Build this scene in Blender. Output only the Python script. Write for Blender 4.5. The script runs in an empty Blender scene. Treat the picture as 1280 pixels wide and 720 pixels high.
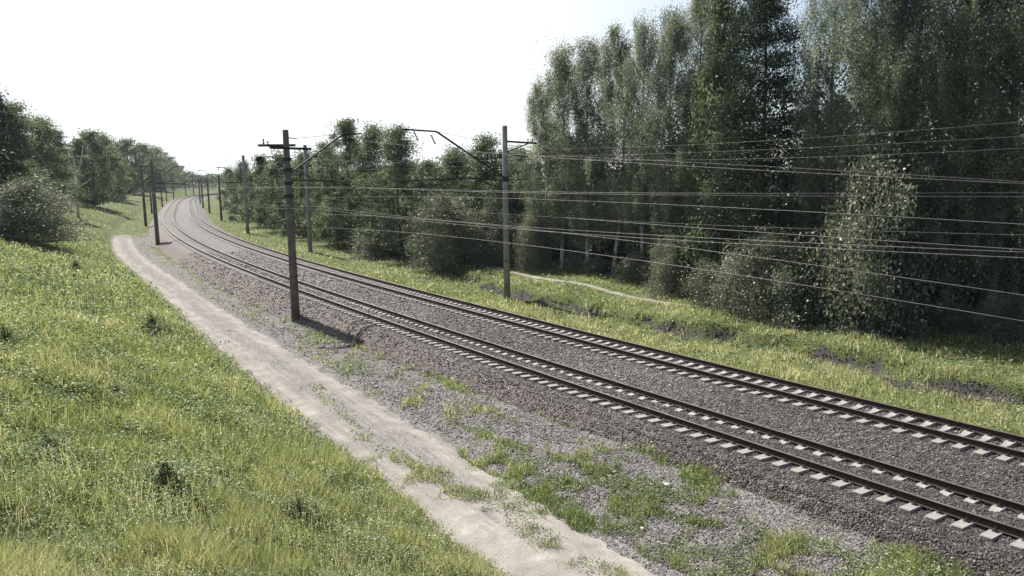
import bpy, math, random
import numpy as np
from mathutils import Vector, Matrix
random.seed(7); RNG = np.random.default_rng(11)
C = bpy.context.scene.collection
R = math.radians

# ------------------------------------------------------------------ camera, sky, sun, exposure
CAM_H, HORIZON, FOC = 7.316, 218.45, 960.0
PIT = math.atan((360-HORIZON)/FOC); ROLL = -0.01363
cam = bpy.data.cameras.new('camera'); camo = bpy.data.objects.new('camera', cam); C.objects.link(camo)
cam.sensor_width = 36; cam.lens = 27; cam.clip_end = 6000; cam.clip_start = .1
camo.matrix_world = Matrix.Translation((0, 0, CAM_H)) @ Matrix.Rotation(R(90)-PIT, 4, 'X') @ Matrix.Rotation(ROLL, 4, 'Z')
sc = bpy.context.scene; sc.camera = camo
SUN_EL, SUN_AZ = R(49), R(-35)          # azimuth from +Y, clockwise seen from above
w = bpy.data.worlds.new('World'); sc.world = w; w.use_nodes = True
nt = w.node_tree; bg = nt.nodes['Background']
sky = nt.nodes.new('ShaderNodeTexSky'); sky.sky_type = 'NISHITA'; sky.sun_disc = False
sky.sun_elevation = SUN_EL; sky.sun_rotation = SUN_AZ
sky.air_density = 1.0; sky.dust_density = 0.6; sky.ozone_density = 1.0
mw = nt.nodes.new('ShaderNodeMix'); mw.data_type = 'RGBA'                # thin bright overcast veil, thickest towards the horizon
tcw = nt.nodes.new('ShaderNodeTexCoord'); sx = nt.nodes.new('ShaderNodeSeparateXYZ'); mr = nt.nodes.new('ShaderNodeMapRange'); mpn = nt.nodes.new('ShaderNodeTexNoise')
mpn.inputs['Scale'].default_value = 2.2; mpn.inputs['Detail'].default_value = 5; nt.links.new(tcw.outputs['Generated'], mpn.inputs['Vector'])
nt.links.new(tcw.outputs['Generated'], sx.inputs[0]); dt = nt.nodes.new('ShaderNodeVectorMath'); dt.operation = 'DOT_PRODUCT'
nt.links.new(tcw.outputs['Generated'], dt.inputs[0]); dt.inputs[1].default_value = (-.60, .60, .35)
ad = nt.nodes.new('ShaderNodeMath'); ad.operation = 'MULTIPLY_ADD'; ad.inputs[1].default_value = .22; nt.links.new(mpn.outputs['Fac'], ad.inputs[0]); nt.links.new(dt.outputs['Value'], ad.inputs[2])
nt.links.new(ad.outputs[0], mr.inputs[0]); mr.inputs[1].default_value = .47; mr.inputs[2].default_value = .76; mr.inputs[3].default_value = .12; mr.inputs[4].default_value = .95
nt.links.new(mr.outputs[0], mw.inputs[0]); nt.links.new(sky.outputs[0], mw.inputs[6]); mw.inputs[7].default_value = (9.6, 9.9, 10.2, 1)
nt.links.new(mw.outputs[2], bg.inputs[0]); bg.inputs[1].default_value = 0.05
sl = bpy.data.lights.new('sun', 'SUN'); sl.energy = 5.0; sl.angle = R(.55); sl.color = (1, .955, .88)
so = bpy.data.objects.new('sun', sl); C.objects.link(so)
sd = Vector((math.sin(SUN_AZ)*math.cos(SUN_EL), math.cos(SUN_AZ)*math.cos(SUN_EL), math.sin(SUN_EL)))
so.rotation_euler = sd.to_track_quat('Z', 'Y').to_euler()
sc.view_settings.view_transform = 'Standard'; sc.view_settings.look = 'None'
sc.view_settings.exposure = 1.25; sc.view_settings.gamma = 1
sc.cycles.max_bounces = 6; sc.cycles.transparent_max_bounces = 6; sc.cycles.volume_bounces = 0

# ------------------------------------------------------------------ small maths
def ray(px, py):
    x = (px-640)/FOC; y = (py-360)/FOC
    c, s = math.cos(ROLL), math.sin(ROLL); x, y = c*x+s*y, -s*x+c*y
    return np.array([x, math.cos(PIT)-y*math.sin(PIT), -math.sin(PIT)-y*math.cos(PIT)])
def at(px, py, z=-1.0):
    d = ray(px, py); t = (z-CAM_H)/d[2]; return d[0]*t, d[1]*t
def topix(X, Y, Z):
    dz = Z-CAM_H; f = Y*math.cos(PIT)-dz*math.sin(PIT); up = Y*math.sin(PIT)+dz*math.cos(PIT)
    f = np.where(f < .1, .1, f); a = X/f*FOC; b = -up/f*FOC
    c, s = math.cos(ROLL), math.sin(ROLL)
    return 640+c*a-s*b, 360+s*a+c*b
def _h(i, j, seed):
    n = (i*374761393 + j*668265263 + seed*974634777) & 0x7fffffff
    n = ((n ^ (n >> 13))*1274126177) & 0x7fffffff
    return ((n ^ (n >> 16)) & 0xffff)/65535.0
def noise(x, y, scale=1.0, seed=0, oct=1):
    x = np.asarray(x, float)/scale; y = np.asarray(y, float)/scale; out = 0; amp = 1; tot = 0
    for o in range(oct):
        i = np.floor(x).astype(np.int64); j = np.floor(y).astype(np.int64); fx = x-i; fy = y-j
        fx = fx*fx*(3-2*fx); fy = fy*fy*(3-2*fy); sd_ = seed+o*17
        v = (_h(i, j, sd_)*(1-fx)+_h(i+1, j, sd_)*fx)*(1-fy)+(_h(i, j+1, sd_)*(1-fx)+_h(i+1, j+1, sd_)*fx)*fy
        out = out+amp*v; tot += amp; amp *= .5; x = x*2.03+3.1; y = y*2.03+1.7
    return out/tot
def sstep(a, b, x):
    t = np.clip((np.asarray(x, float)-a)/(b-a), 0, 1); return t*t*(3-2*t)

# the line of the railway: centre between the two tracks, s metres along, u metres to the left of it
KS = np.array([-30, 0, 30, 60, 100, 150, 200, 260, 340]); KV = np.array([-2.5579, -1.6706, -.7211, -1.8508, -1.6129, -1.0392, .1905, -.5705, -1.6476])/1000
SS = np.arange(-90, 521, 1.0)
KK = np.interp(SS, KS, KV); KK[SS > 340] = -.0035; KK[SS < -10] = -.0012
HD = 2.1956+np.cumsum(KK); i0 = int(np.where(SS == 0)[0][0]); HD += 2.1956-HD[i0]
MX = np.cumsum(np.cos(HD)); MY = np.cumsum(np.sin(HD)); MX += 10.5129-MX[i0]; MY += 19.6487-MY[i0]
SPC, CANT = 4.8219, .105
def su(s, u):
    s = np.asarray(s, float); h = np.interp(s, SS, HD)
    return np.interp(s, SS, MX)-np.sin(h)*u, np.interp(s, SS, MY)+np.cos(h)*u
def inv(x, y):
    x = np.atleast_1d(np.asarray(x, float)); y = np.atleast_1d(np.asarray(y, float)); S = np.empty_like(x); U = np.empty_like(x)
    ii = np.arange(0, len(SS), 4); ax, ay = MX[ii][:-1], MY[ii][:-1]; dx, dy = np.diff(MX[ii]), np.diff(MY[ii]); L2 = dx*dx+dy*dy
    for k in range(0, len(x), 20000):
        X = x[k:k+20000, None]; Y = y[k:k+20000, None]
        t = ((X-ax)*dx+(Y-ay)*dy)/L2; tc = np.clip(t, 0, 1); tc[:, 0] = np.minimum(t[:, 0], 1); tc[:, -1] = np.maximum(t[:, -1], 0)
        ex = X-ax-tc*dx; ey = Y-ay-tc*dy; d = ex*ex+ey*ey; m = d.argmin(1); r = np.arange(len(m))
        L = np.sqrt(L2[m]); S[k:k+20000] = SS[ii][m]+tc[r, m]*4
        U[k:k+20000] = (dx[m]*ey[r, m]-dy[m]*ex[r, m])/L*1.0
        U[k:k+20000] = np.sign(U[k:k+20000])*np.sqrt(d[r, m])
    return S, U
def foot_u(s): return np.interp(s, [-30, 4, 12, 24, 45, 58, 90, 126, 200], [11.8, 11.6, 11.3, 11.0, 10.1, 9.9, 10.7, 10.6, 9.4])
def road_r(s): return np.interp(s, [-30, 1, 4, 11, 25, 56, 90, 126], [8.2, 8.3, 8.3, 7.8, 7.5, 7.0, 7.6, 7.8])
def bank_u(s): return np.interp(s, [-30, 2, 11, 20, 32, 51, 70], [-10.4, -10.5, -10.9, -10.2, -10.4, -13.4, -15])
def toe_u(s): return np.interp(s, [-20, 4, 16, 32], [4.6, 4.62, 5.0, 5.3])
def height(s, u, x, y):
    foot = foot_u(s); d = np.maximum(u-foot, 0)
    Hh = np.interp(s, [-60, 30, 60, 100, 150, 250, 400], [7.0, 7.0, 5.6, 3.8, 3.2, 3.0, 3.0])
    z = -.98+Hh*(1-np.exp(-d*.55/Hh))*sstep(-.2, 1.2, d)
    z += sstep(0, 3, d)*((noise(x, y, 3.2, 3, 3)-.5)*.55+(noise(x, y, 11, 9)-.5)*.7)
    z += (noise(x, y, .9, 5, 2)-.5)*.10
    b = bank_u(s)+(noise(x, y, 2.4, 21, 2)-.5)*1.8; fade = 1-sstep(55, 80, s)
    rr = sstep(-.1, .75, b-u)*fade
    z = np.where(u < -5, z-.22*sstep(-5.4, -9, u)*fade+.62*rr*(.65+.7*noise(x, y, 5, 33)), z)
    z += np.where(u < -14, .25*sstep(-14, -22, u), 0)+np.where(u < -60, .0, 0)
    z += np.where(np.abs(u) < 5.9, -.12*(1-sstep(5.3, 5.9, np.abs(u)))*np.where((u > 0) & (s < 34), 0, 1), 0)-.5*(np.abs(u) < 4.2)
    z += np.interp(s, [-20, 4, 16, 32], [.50, .46, .22, 0])*sstep(8.3, 5.8, u)*(u > 0)*sstep(3.6, 4.4, u)
    rut = np.exp(-((u-foot+.55)/.42)**2)+np.exp(-((u-road_r(s)-.6)/.42)**2)
    z -= .10*rut*(s < 126)
    return z
def height_xy(x, y):
    s, u = inv(x, y); return height(s, u, np.atleast_1d(x), np.atleast_1d(y))
def ground_hit(px, py):
    d = ray(px, py); t = np.geomspace(4, 1200, 1500); X = d[0]*t; Y = d[1]*t; Z = CAM_H+d[2]*t
    h = height_xy(X, Y); k = np.where(Z < h)[0]
    k = k[0] if len(k) else len(t)-1
    return X[k], Y[k], float(h[k])

# ------------------------------------------------------------------ object helpers
def mesh_np(name, V, F, mat, attr=None, smooth=False):
    """V (n,3); F list of (k, 4) or (k, 3) index arrays; attr {name: (n,) or (n,3)}"""
    me = bpy.data.meshes.new(name); V = np.asarray(V, np.float32)
    me.vertices.add(len(V)); me.vertices.foreach_set('co', V.ravel())
    F = [np.asarray(f, np.int32) for f in F if len(f)]
    idx = np.concatenate([f.ravel() for f in F]); tot = np.concatenate([np.full(len(f), f.shape[1], np.int32) for f in F])
    me.loops.add(len(idx)); me.loops.foreach_set('vertex_index', idx)
    me.polygons.add(len(tot)); me.polygons.foreach_set('loop_start', np.r_[0, np.cumsum(tot)[:-1]].astype(np.int32)); me.polygons.foreach_set('loop_total', tot)
    for k, a in (attr or {}).items():
        a = np.asarray(a, np.float32)
        if a.ndim == 1: t = me.attributes.new(k, 'FLOAT', 'POINT'); t.data.foreach_set('value', a)
        else: t = me.attributes.new(k, 'FLOAT_VECTOR', 'POINT'); t.data.foreach_set('vector', a.ravel())
    me.update(calc_edges=True)
    if smooth: me.polygons.foreach_set('use_smooth', np.ones(len(tot), bool))
    if mat: me.materials.append(mat)
    return me
def link(name, me, parent=None, loc=None, rz=0):
    o = bpy.data.objects.new(name, me); C.objects.link(o)
    if parent: o.parent = parent
    if loc is not None: o.location = loc
    o.rotation_euler = (0, 0, rz); return o
def tag(o, label=None, cat=None, group=None, kind=None):
    if label: o['label'] = label
    if cat: o['category'] = cat
    if group: o['group'] = group
    if kind: o['kind'] = kind
    return o
class MB:
    def __init__(s): s.v = []; s.f = []; s.n = 0
    def add(s, V, F):
        s.v.append(np.asarray(V, float)); s.f += [tuple(i+s.n for i in f) for f in F]; s.n += len(V)
    def tube(s, P, rad, n=8, cap=True):
        P = np.asarray(P, float); m = len(P); rad = np.broadcast_to(rad, (m,)); V = []
        for i in range(m):
            t = P[min(i+1, m-1)]-P[max(i-1, 0)]; t = t/np.linalg.norm(t)
            a = np.array([0, 0, 1.]) if abs(t[2]) < .9 else np.array([1., 0, 0])
            p = np.cross(t, a); p /= np.linalg.norm(p); q = np.cross(t, p)
            for k in range(n):
                an = 2*math.pi*k/n; V.append(P[i]+rad[i]*(math.cos(an)*p+math.sin(an)*q))
        F = [(i*n+k, i*n+(k+1) % n, (i+1)*n+(k+1) % n, (i+1)*n+k) for i in range(m-1) for k in range(n)]
        if cap: F += [tuple(range(n))[::-1], tuple((m-1)*n+k for k in range(n))]
        s.add(V, F)
    def beam(s, a, b, w, h):
        a = np.array(a, float); b = np.array(b, float); t = (b-a)/np.linalg.norm(b-a)
        up = np.array([0, 0, 1.]) if abs(t[2]) < .95 else np.array([1., 0, 0])
        p = np.cross(t, up); p /= np.linalg.norm(p); q = np.cross(p, t); V = []
        for e in (a, b):
            for sx, sy in ((-1, -1), (1, -1), (1, 1), (-1, 1)): V.append(e+p*sx*w/2+q*sy*h/2)
        s.add(V, [(0, 1, 2, 3)[::-1], (4, 5, 6, 7), (0, 1, 5, 4), (1, 2, 6, 5), (2, 3, 7, 6), (3, 0, 4, 7)])
    def build(s, name, mat, parent=None, smooth=False, loc=None):
        me = bpy.data.meshes.new(name); me.from_pydata(np.concatenate(s.v).tolist(), [], s.f); me.materials.append(mat); me.update()
        if smooth: me.shade_smooth()
        return link(name, me, parent, loc)

# ------------------------------------------------------------------ materials
def newmat(name):
    m = bpy.data.materials.new(name); m.use_nodes = True; t = m.node_tree; t.nodes.clear()
    return m, t, t.nodes.new('ShaderNodeOutputMaterial')
def N(t, typ, **kw):
    n = t.nodes.new('ShaderNode'+typ)
    for k, v in kw.items():
        if k.startswith('i_'):
            key = k[2:]; n.inputs[int(key) if key.isdigit() else key.replace('_', ' ')].default_value = v
        else: setattr(n, k, v)
    return n
def ramp(t, src, stops, interp='LINEAR'):
    r = t.nodes.new('ShaderNodeValToRGB'); r.color_ramp.interpolation = interp; e = r.color_ramp.elements
    while len(e) < len(stops): e.new(.5)
    for k, (p, c) in zip(e, stops): k.position = p; k.color = (*c, 1) if len(c) == 3 else c
    t.links.new(src, r.inputs[0]); return r.outputs[0]
def tex(t, kind, scale, **kw):
    co = t.nodes.new('ShaderNodeTexCoord'); n = N(t, kind, **kw); n.inputs['Scale'].default_value = scale
    t.links.new(co.outputs['Object'], n.inputs['Vector']); return n
def mix(t, f, a, b, typ='MIX'):
    m = t.nodes.new('ShaderNodeMix'); m.data_type = 'RGBA'; m.blend_type = typ
    for i, v in ((0, f), (6, a), (7, b)):
        if hasattr(v, 'links') or hasattr(v, 'is_linked'): t.links.new(v, m.inputs[i])
        else: m.inputs[i].default_value = v if i == 0 else (*v, 1)
    return m.outputs[2]
def solid(name, stops, scale=3, rough=.85, bump=.2, bscale=40, metal=0, spec=.3):
    m, t, o = newmat(name); b = N(t, 'BsdfPrincipled'); n = tex(t, 'TexNoise', scale); n.inputs['Detail'].default_value = 6
    t.links.new(ramp(t, n.outputs['Fac'], stops), b.inputs['Base Color']); b.inputs['Roughness'].default_value = rough
    b.inputs['Metallic'].default_value = metal; b.inputs['Specular IOR Level'].default_value = spec
    n2 = tex(t, 'TexNoise', bscale); bp = N(t, 'Bump'); bp.inputs['Strength'].default_value = bump; bp.inputs['Distance'].default_value = .02
    t.links.new(n2.outputs['Fac'], bp.inputs['Height']); t.links.new(bp.outputs[0], b.inputs['Normal']); t.links.new(b.outputs[0], o.inputs[0]); return m
def stone_mat(name, stops, attr='tone', rough=.8):
    m, t, o = newmat(name); b = N(t, 'BsdfPrincipled'); a = N(t, 'Attribute', attribute_name=attr)
    t.links.new(ramp(t, a.outputs['Fac'], stops), b.inputs['Base Color']); b.inputs['Roughness'].default_value = rough; b.inputs['Specular IOR Level'].default_value = .35
    t.links.new(b.outputs[0], o.inputs[0]); return m
def leaf_mat(name, stops, gloss=.12, trans=.4, rough=.38, tb=1.35, bl=.82):
    m, t, o = newmat(name); a = N(t, 'Attribute', attribute_name='tone'); col = ramp(t, a.outputs['Fac'], stops)
    d = N(t, 'BsdfDiffuse'); tr = N(t, 'BsdfTranslucent'); g = N(t, 'BsdfGlossy'); g.inputs['Roughness'].default_value = rough
    g.inputs['Color'].default_value = (.8, .8, .8, 1)
    t.links.new(col, d.inputs[0]); t.links.new(mix(t, 1.0, col, (tb, tb*.98, tb*bl), 'MULTIPLY'), tr.inputs[0])
    m1 = N(t, 'MixShader'); m1.inputs[0].default_value = trans; t.links.new(d.outputs[0], m1.inputs[1]); t.links.new(tr.outputs[0], m1.inputs[2])
    m2 = N(t, 'MixShader'); m2.inputs[0].default_value = gloss; t.links.new(m1.outputs[0], m2.inputs[1]); t.links.new(g.outputs[0], m2.inputs[2])
    t.links.new(m2.outputs[0], o.inputs[0]); return m

M = {}
M['concrete'] = solid('weathered concrete', [(.3, (.20, .185, .18)), (.7, (.34, .32, .315))], 1.5, .9, .3, 25)
M['brown_concrete'] = solid('brown stained concrete', [(.3, (.095, .08, .08)), (.7, (.18, .155, .152))], 2, .9, .3, 25)
M['sleeper'] = solid('sleeper concrete', [(.3, (.14, .132, .125)), (.7, (.25, .235, .222))], 3, .85, .2, 30)
M['rail'] = solid('rusty rail steel', [(.3, (.022, .014, .012)), (.7, (.045, .028, .022))], 8, .7, .1, 60)
M['rail_top'] = solid('worn rail head', [(.3, (.10, .09, .085)), (.7, (.16, .15, .14))], 2, .55, .02, 60, .6)
M['steel'] = solid('dark steel', [(.3, (.022, .02, .024)), (.7, (.05, .045, .045))], 6, .6, .1, 60, .3)
M['wire'] = solid('drawn copper wire', [(.3, (.10, .095, .10)), (.7, (.17, .16, .165))], 4, .5, 0, 10, .4)
M['insul'] = solid('brown glazed porcelain', [(.3, (.03, .016, .012)), (.7, (.06, .03, .02))], 4, .3, 0, 10)
M['bark'] = solid('grey bark', [(.3, (.06, .05, .042)), (.7, (.13, .11, .10))], 3, .95, .5, 12)
M['birchbark'] = solid('white birch bark', [(.36, (.05, .045, .04)), (.48, (.42, .40, .38)), (1, (.55, .53, .50))], 2.2, .8, .2, 12)
M['pale_bark'] = solid('pale bare birch wood', [(.3, (.42, .41, .38)), (.7, (.62, .6, .57))], 3, .8, .2, 12)
M['pinebark'] = solid('pine bark', [(.3, (.05, .032, .024)), (.7, (.12, .07, .045))], 3, .95, .5, 12)
M['birch'] = leaf_mat('birch leaves', [(0, (.042, .055, .04)), (.5, (.125, .155, .105)), (1, (.29, .325, .235))], .04, .42, .5)
M['aspen'] = leaf_mat('aspen leaves', [(0, (.038, .055, .036)), (.5, (.10, .135, .078)), (1, (.20, .25, .145))], .025, .38, .5)
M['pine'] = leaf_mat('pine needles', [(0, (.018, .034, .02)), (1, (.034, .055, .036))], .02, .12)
M['willow'] = leaf_mat('silvery willow leaves', [(0, (.035, .046, .03)), (.5, (.105, .122, .082)), (1, (.29, .315, .24))], .05, .3, .5)
M['grass'] = leaf_mat('meadow grass', [(0, (.053, .086, .034)), (.3, (.122, .168, .062)), (.55, (.218, .252, .105)), (.8, (.34, .335, .195)), (1, (.48, .45, .34))], .03, .46, .5, 1.35, .68)
M['white_flower'] = solid('white petals', [(.3, (.6, .6, .56)), (.7, (.8, .8, .76))], 4, .8, 0, 10)
M['yellow_flower'] = solid('yellow petals', [(.3, (.5, .42, .05)), (.7, (.65, .55, .08))], 4, .8, 0, 10)
M['ballast_stone'] = stone_mat('crushed ballast', [(0, (.018, .016, .016)), (.35, (.048, .042, .041)), (.75, (.118, .105, .10)), (.93, (.27, .25, .235)), (1, (.46, .43, .40))])
M['gravel_stone'] = stone_mat('grey gravel', [(0, (.045, .041, .042)), (.5, (.125, .117, .115)), (.9, (.26, .245, .235)), (1, (.55, .52, .5))])

def ballast_material():
    m, t, o = newmat('ballast bed'); b = N(t, 'BsdfPrincipled')
    v = tex(t, 'TexVoronoi', 16); v2 = tex(t, 'TexNoise', .35); v2.inputs['Detail'].default_value = 4
    c = ramp(t, v.outputs['Color'], [(0, (.022, .019, .019)), (.5, (.068, .060, .058)), (1, (.18, .165, .155))])
    u = N(t, 'Attribute', attribute_name='rust')
    mu = N(t, 'Math', operation='MULTIPLY'); t.links.new(u.outputs['Fac'], mu.inputs[0]); t.links.new(v2.outputs['Fac'], mu.inputs[1])
    c = mix(t, mu.outputs[0], c, (.12, .09, .082)); t.links.new(c, b.inputs['Base Color']); b.inputs['Roughness'].default_value = .9
    bp = N(t, 'Bump'); bp.inputs['Strength'].default_value = .9; bp.inputs['Distance'].default_value = .05
    t.links.new(v.outputs['Distance'], bp.inputs['Height']); bp.invert = True; t.links.new(bp.outputs[0], b.inputs['Normal']); t.links.new(b.outputs[0], o.inputs[0]); return m
def ground_material():
    m, t, o = newmat('ground'); b = N(t, 'BsdfPrincipled'); b.inputs['Roughness'].default_value = .95; b.inputs['Specular IOR Level'].default_value = .15
    gr = N(t, 'Attribute', attribute_name='gravel'); di = N(t, 'Attribute', attribute_name='dirt'); fo = N(t, 'Attribute', attribute_name='forest')
    n1 = tex(t, 'TexNoise', .8); n1.inputs['Detail'].default_value = 8; n3 = tex(t, 'TexNoise', 14); n3.inputs['Detail'].default_value = 5
    v = tex(t, 'TexVoronoi', 18)
    grass = ramp(t, n1.outputs['Fac'], [(.3, (.045, .065, .02)), (.55, (.085, .11, .034)), (.75, (.14, .15, .06))])
    grass = mix(t, n3.outputs['Fac'], grass, (.05, .06, .022))
    grav = ramp(t, v.outputs['Color'], [(0, (.05, .046, .046)), (.5, (.115, .108, .107)), (1, (.25, .235, .23))])
    dirt = ramp(t, n3.outputs['Fac'], [(.3, (.028, .026, .025)), (.7, (.065, .06, .056))])
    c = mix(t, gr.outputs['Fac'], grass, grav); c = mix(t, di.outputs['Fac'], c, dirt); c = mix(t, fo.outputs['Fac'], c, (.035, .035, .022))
    t.links.new(c, b.inputs['Base Color'])
    bp = N(t, 'Bump'); bp.inputs['Strength'].default_value = .7; bp.inputs['Distance'].default_value = .06
    ad = N(t, 'Math', operation='SUBTRACT'); t.links.new(n3.outputs['Fac'], ad.inputs[0]); t.links.new(v.outputs['Distance'], ad.inputs[1])
    t.links.new(ad.outputs[0], bp.inputs['Height']); t.links.new(bp.outputs[0], b.inputs['Normal']); t.links.new(b.outputs[0], o.inputs[0]); return m
def road_material():
    m, t, o = newmat('sandy road'); b = N(t, 'BsdfPrincipled'); b.inputs['Roughness'].default_value = .95; b.inputs['Specular IOR Level'].default_value = .15
    sa = N(t, 'Attribute', attribute_name='sand'); n1 = tex(t, 'TexNoise', 1.3); n1.inputs['Detail'].default_value = 9; n1.inputs['Roughness'].default_value = .7
    n2 = tex(t, 'TexNoise', 20); n2.inputs['Detail'].default_value = 4; v = tex(t, 'TexVoronoi', 22)
    grey = ramp(t, v.outputs['Color'], [(0, (.07, .065, .063)), (.6, (.135, .126, .122)), (1, (.26, .245, .235))])
    sand = ramp(t, n1.outputs['Fac'], [(.3, (.15, .139, .128)), (.55, (.225, .208, .19)), (.75, (.32, .295, .262))])
    sand = mix(t, .25, sand, n2.outputs['Color'], 'SOFT_LIGHT')
    c = mix(t, sa.outputs['Fac'], grey, sand); t.links.new(c, b.inputs['Base Color'])
    bp = N(t, 'Bump'); bp.inputs['Strength'].default_value = .6; bp.inputs['Distance'].default_value = .05
    ad = N(t, 'Math', operation='ADD'); t.links.new(n2.outputs['Fac'], ad.inputs[0]); t.links.new(n1.outputs['Fac'], ad.inputs[1])
    t.links.new(ad.outputs[0], bp.inputs['Height']); t.links.new(bp.outputs[0], b.inputs['Normal']); t.links.new(b.outputs[0], o.inputs[0]); return m
M['ground'] = ground_material(); M['ballast'] = ballast_material(); M['road'] = road_material()

# ------------------------------------------------------------------ where weeds and bare ground are (world masks)
# strips of weeds beside and between the wheel ruts: end points, radius
CAPS = [((395, 488), (455, 545), 9), ((455, 545), (520, 585), 15), ((520, 585), (600, 625), 15), ((640, 635), (690, 680), 34), ((740, 712), (780, 725), 26),
        ((575, 570), (640, 610), 13), ((640, 610), (740, 655), 22), ((740, 655), (800, 662), 14), ((620, 575), (720, 610), 12),
        ((690, 570), (790, 605), 14), ((800, 600), (860, 625), 16), ((800, 560), (880, 600), 20), ((880, 590), (975, 612), 20), ((840, 690), (1000, 720), 26), ((1000, 690), (1130, 720), 30), ((1100, 690), (1240, 725), 26),
        ((540, 470), (590, 495), 14), ((505, 460), (560, 470), 8), ((440, 430), (480, 450), 12), ((370, 395), (410, 425), 20), ((300, 365), (350, 395), 14),
        ((225, 325), (300, 370), 10), ((195, 310), (240, 335), 12), ((560, 530), (600, 540), 9), ((680, 520), (720, 535), 16), ((600, 545), (660, 560), 8), ((820, 640), (900, 660), 10)]
CAPW = [(ground_hit(*a)[:2], ground_hit(*b)[:2], r/FOC*math.hypot(*at((a[0]+b[0])/2, (a[1]+b[1])/2))) for a, b, r in CAPS]
def weeds(x, y):
    m = np.zeros_like(x)
    for (ax, ay), (bx, by), r in CAPW:
        dx, dy = bx-ax, by-ay; t = np.clip(((x-ax)*dx+(y-ay)*dy)/(dx*dx+dy*dy+1e-9), 0, 1)
        m = np.maximum(m, 1.2-np.hypot(x-ax-t*dx, y-ay-t*dy)/(r*1.45))
    n = noise(x, y, .7, 41, 3)
    return np.clip(sstep(.42, .8, m*.85+(n-.5)*2.0), 0, 1)
def grass_amount(s, u, x, y):
    """0..1 how much grass stands here"""
    foot = foot_u(s)-.25+(noise(x, y, 1.1, 51, 3)-.5)*1.0; rr = road_r(s)
    hill = sstep(-.15, .25, u-foot)
    n = noise(x, y, 1.5, 61, 3); n2 = noise(x, y, .5, 63, 2)
    far = sstep(40, 75, s)
    mid = np.where((u > toe_u(s)-.1) & (u < rr+.1), np.clip(weeds(x, y)+.8*sstep(.56, .66, noise(x, y, .9, 65, 3))*sstep(toe_u(s)+.3, toe_u(s)+.9, u)+.9*far*sstep(.42, .6, n)*sstep(5.3, 5.7, u), 0, 1)+.05*(n2 > .55), 0)
    road = np.where((u >= rr+.1) & (u <= foot), weeds(x, y)*.9, 0)*(s < 126)+np.where((s >= 106) & (u > 5.6) & (u <= foot), np.clip((s-106)/24, 0, .9), 0)
    edge = -5.15-.35*n
    right = np.where(u < edge, 1.0, 0)
    b = bank_u(s)+(noise(x, y, 2.4, 21, 2)-.5)*1.8; bd = b-u
    bare = np.where((bd > -.25*n-.6*sstep(.5, .7, noise(x, y, 3.1, 73))) & (bd < .15+.5*n2) & (s < 75), 1, 0)*sstep(.33, .5, noise(x, y, 2.2, 71, 3))
    right = right*(1-.88*bare)
    dry = np.where((u < -5.2) & (bd < 0), .75+.25*n2, 1)
    tr = np.abs(u-trail_u(s)); right = right*(1-.9*(1-sstep(.35, .6, tr+.25*(n2-.5)))*(s < 68)*(s > 20))
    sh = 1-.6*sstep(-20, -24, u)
    return np.clip(hill+mid+road+right*dry*sh, 0, 1), bare
def trail_u(s): return np.interp(s, [-20, 10, 23, 36, 49, 60, 75], [-16, -15.2, -14.7, -15.5, -16.6, -18.5, -21])

# ------------------------------------------------------------------ ground sheet (finer towards the camera)
rr_ = np.r_[np.geomspace(1.2, 6, 25)[:-1], np.geomspace(6, 420, 560)[:-1], np.geomspace(420, 2500, 36)]
aa_ = np.r_[np.linspace(-44, 44, 840), np.linspace(44, 316, 90)[1:-1]]*math.pi/180
RRg, AAg = np.meshgrid(rr_, aa_, indexing='ij'); gx = (RRg*np.sin(AAg)).ravel(); gy = (RRg*np.cos(AAg)).ravel()
gs, gu = inv(gx, gy); gz = height(gs, gu, gx, gy)
far_ = np.hypot(gx, gy); gz = gz*(1-sstep(450, 700, far_))+0*far_
ga, gb = grass_amount(gs, gu, gx, gy)
gravel = np.where((gu > 4.3) & (gu < foot_u(gs)+.1) & (gs < 135), (1-.75*weeds(gx, gy))*(1-sstep(.2, .6, (gs-105)/30+(noise(gx, gy, 2.5, 98, 3)-.5)*.8)), 0)
gravel = np.maximum(gravel, ((gu < -4.9) & (gu > -5.5))*1.0)
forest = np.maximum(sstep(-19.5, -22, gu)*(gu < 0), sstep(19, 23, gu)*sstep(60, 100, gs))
nr, na = len(rr_), len(aa_); ii = np.arange(nr-1)[:, None]*na; jj = np.arange(na)[None]; j2 = (jj+1) % na
F = np.stack([ii+jj, ii+j2, ii+na+j2, ii+na+jj], -1).reshape(-1, 4)[:, ::-1]
V = np.c_[gx, gy, gz]; V = np.r_[V, [[0, 0, float(height_xy(0, 0)[0])]]]
F3 = np.stack([np.full(na, len(V)-1), (np.arange(na)+1) % na, np.arange(na)], 1)[:, ::-1]
app = lambda a, v=0: np.r_[a, [v]]
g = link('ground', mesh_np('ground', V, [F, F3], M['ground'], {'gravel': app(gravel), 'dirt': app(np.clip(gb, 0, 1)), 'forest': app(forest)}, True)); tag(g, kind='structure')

def sheet(name, mat, s0, s1, ds, uf, zf, attrs, nu):
    s = np.arange(s0, s1+1e-6, ds); k = np.linspace(0, 1, nu) if isinstance(nu, int) else np.asarray(nu)
    Sg, Kg = np.meshgrid(s, k, indexing='ij'); Ug = uf(Sg, Kg); X, Y = su(Sg, Ug); Z = zf(Sg, Ug, X, Y, Kg)
    n, m = len(s), len(k); i = np.arange(n-1)[:, None]*m; j = np.arange(m-1)[None]
    F = np.stack([i+j, i+j+1, i+m+j+1, i+m+j], -1).reshape(-1, 4)[:, ::-1]
    at_ = {a: f(Sg, Ug, X, Y, Kg).ravel() for a, f in attrs.items()}
    o = link(name, mesh_np(name, np.c_[X.ravel(), Y.ravel(), Z.ravel()], [F], mat, at_, True)); return tag(o, kind='structure')
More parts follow.
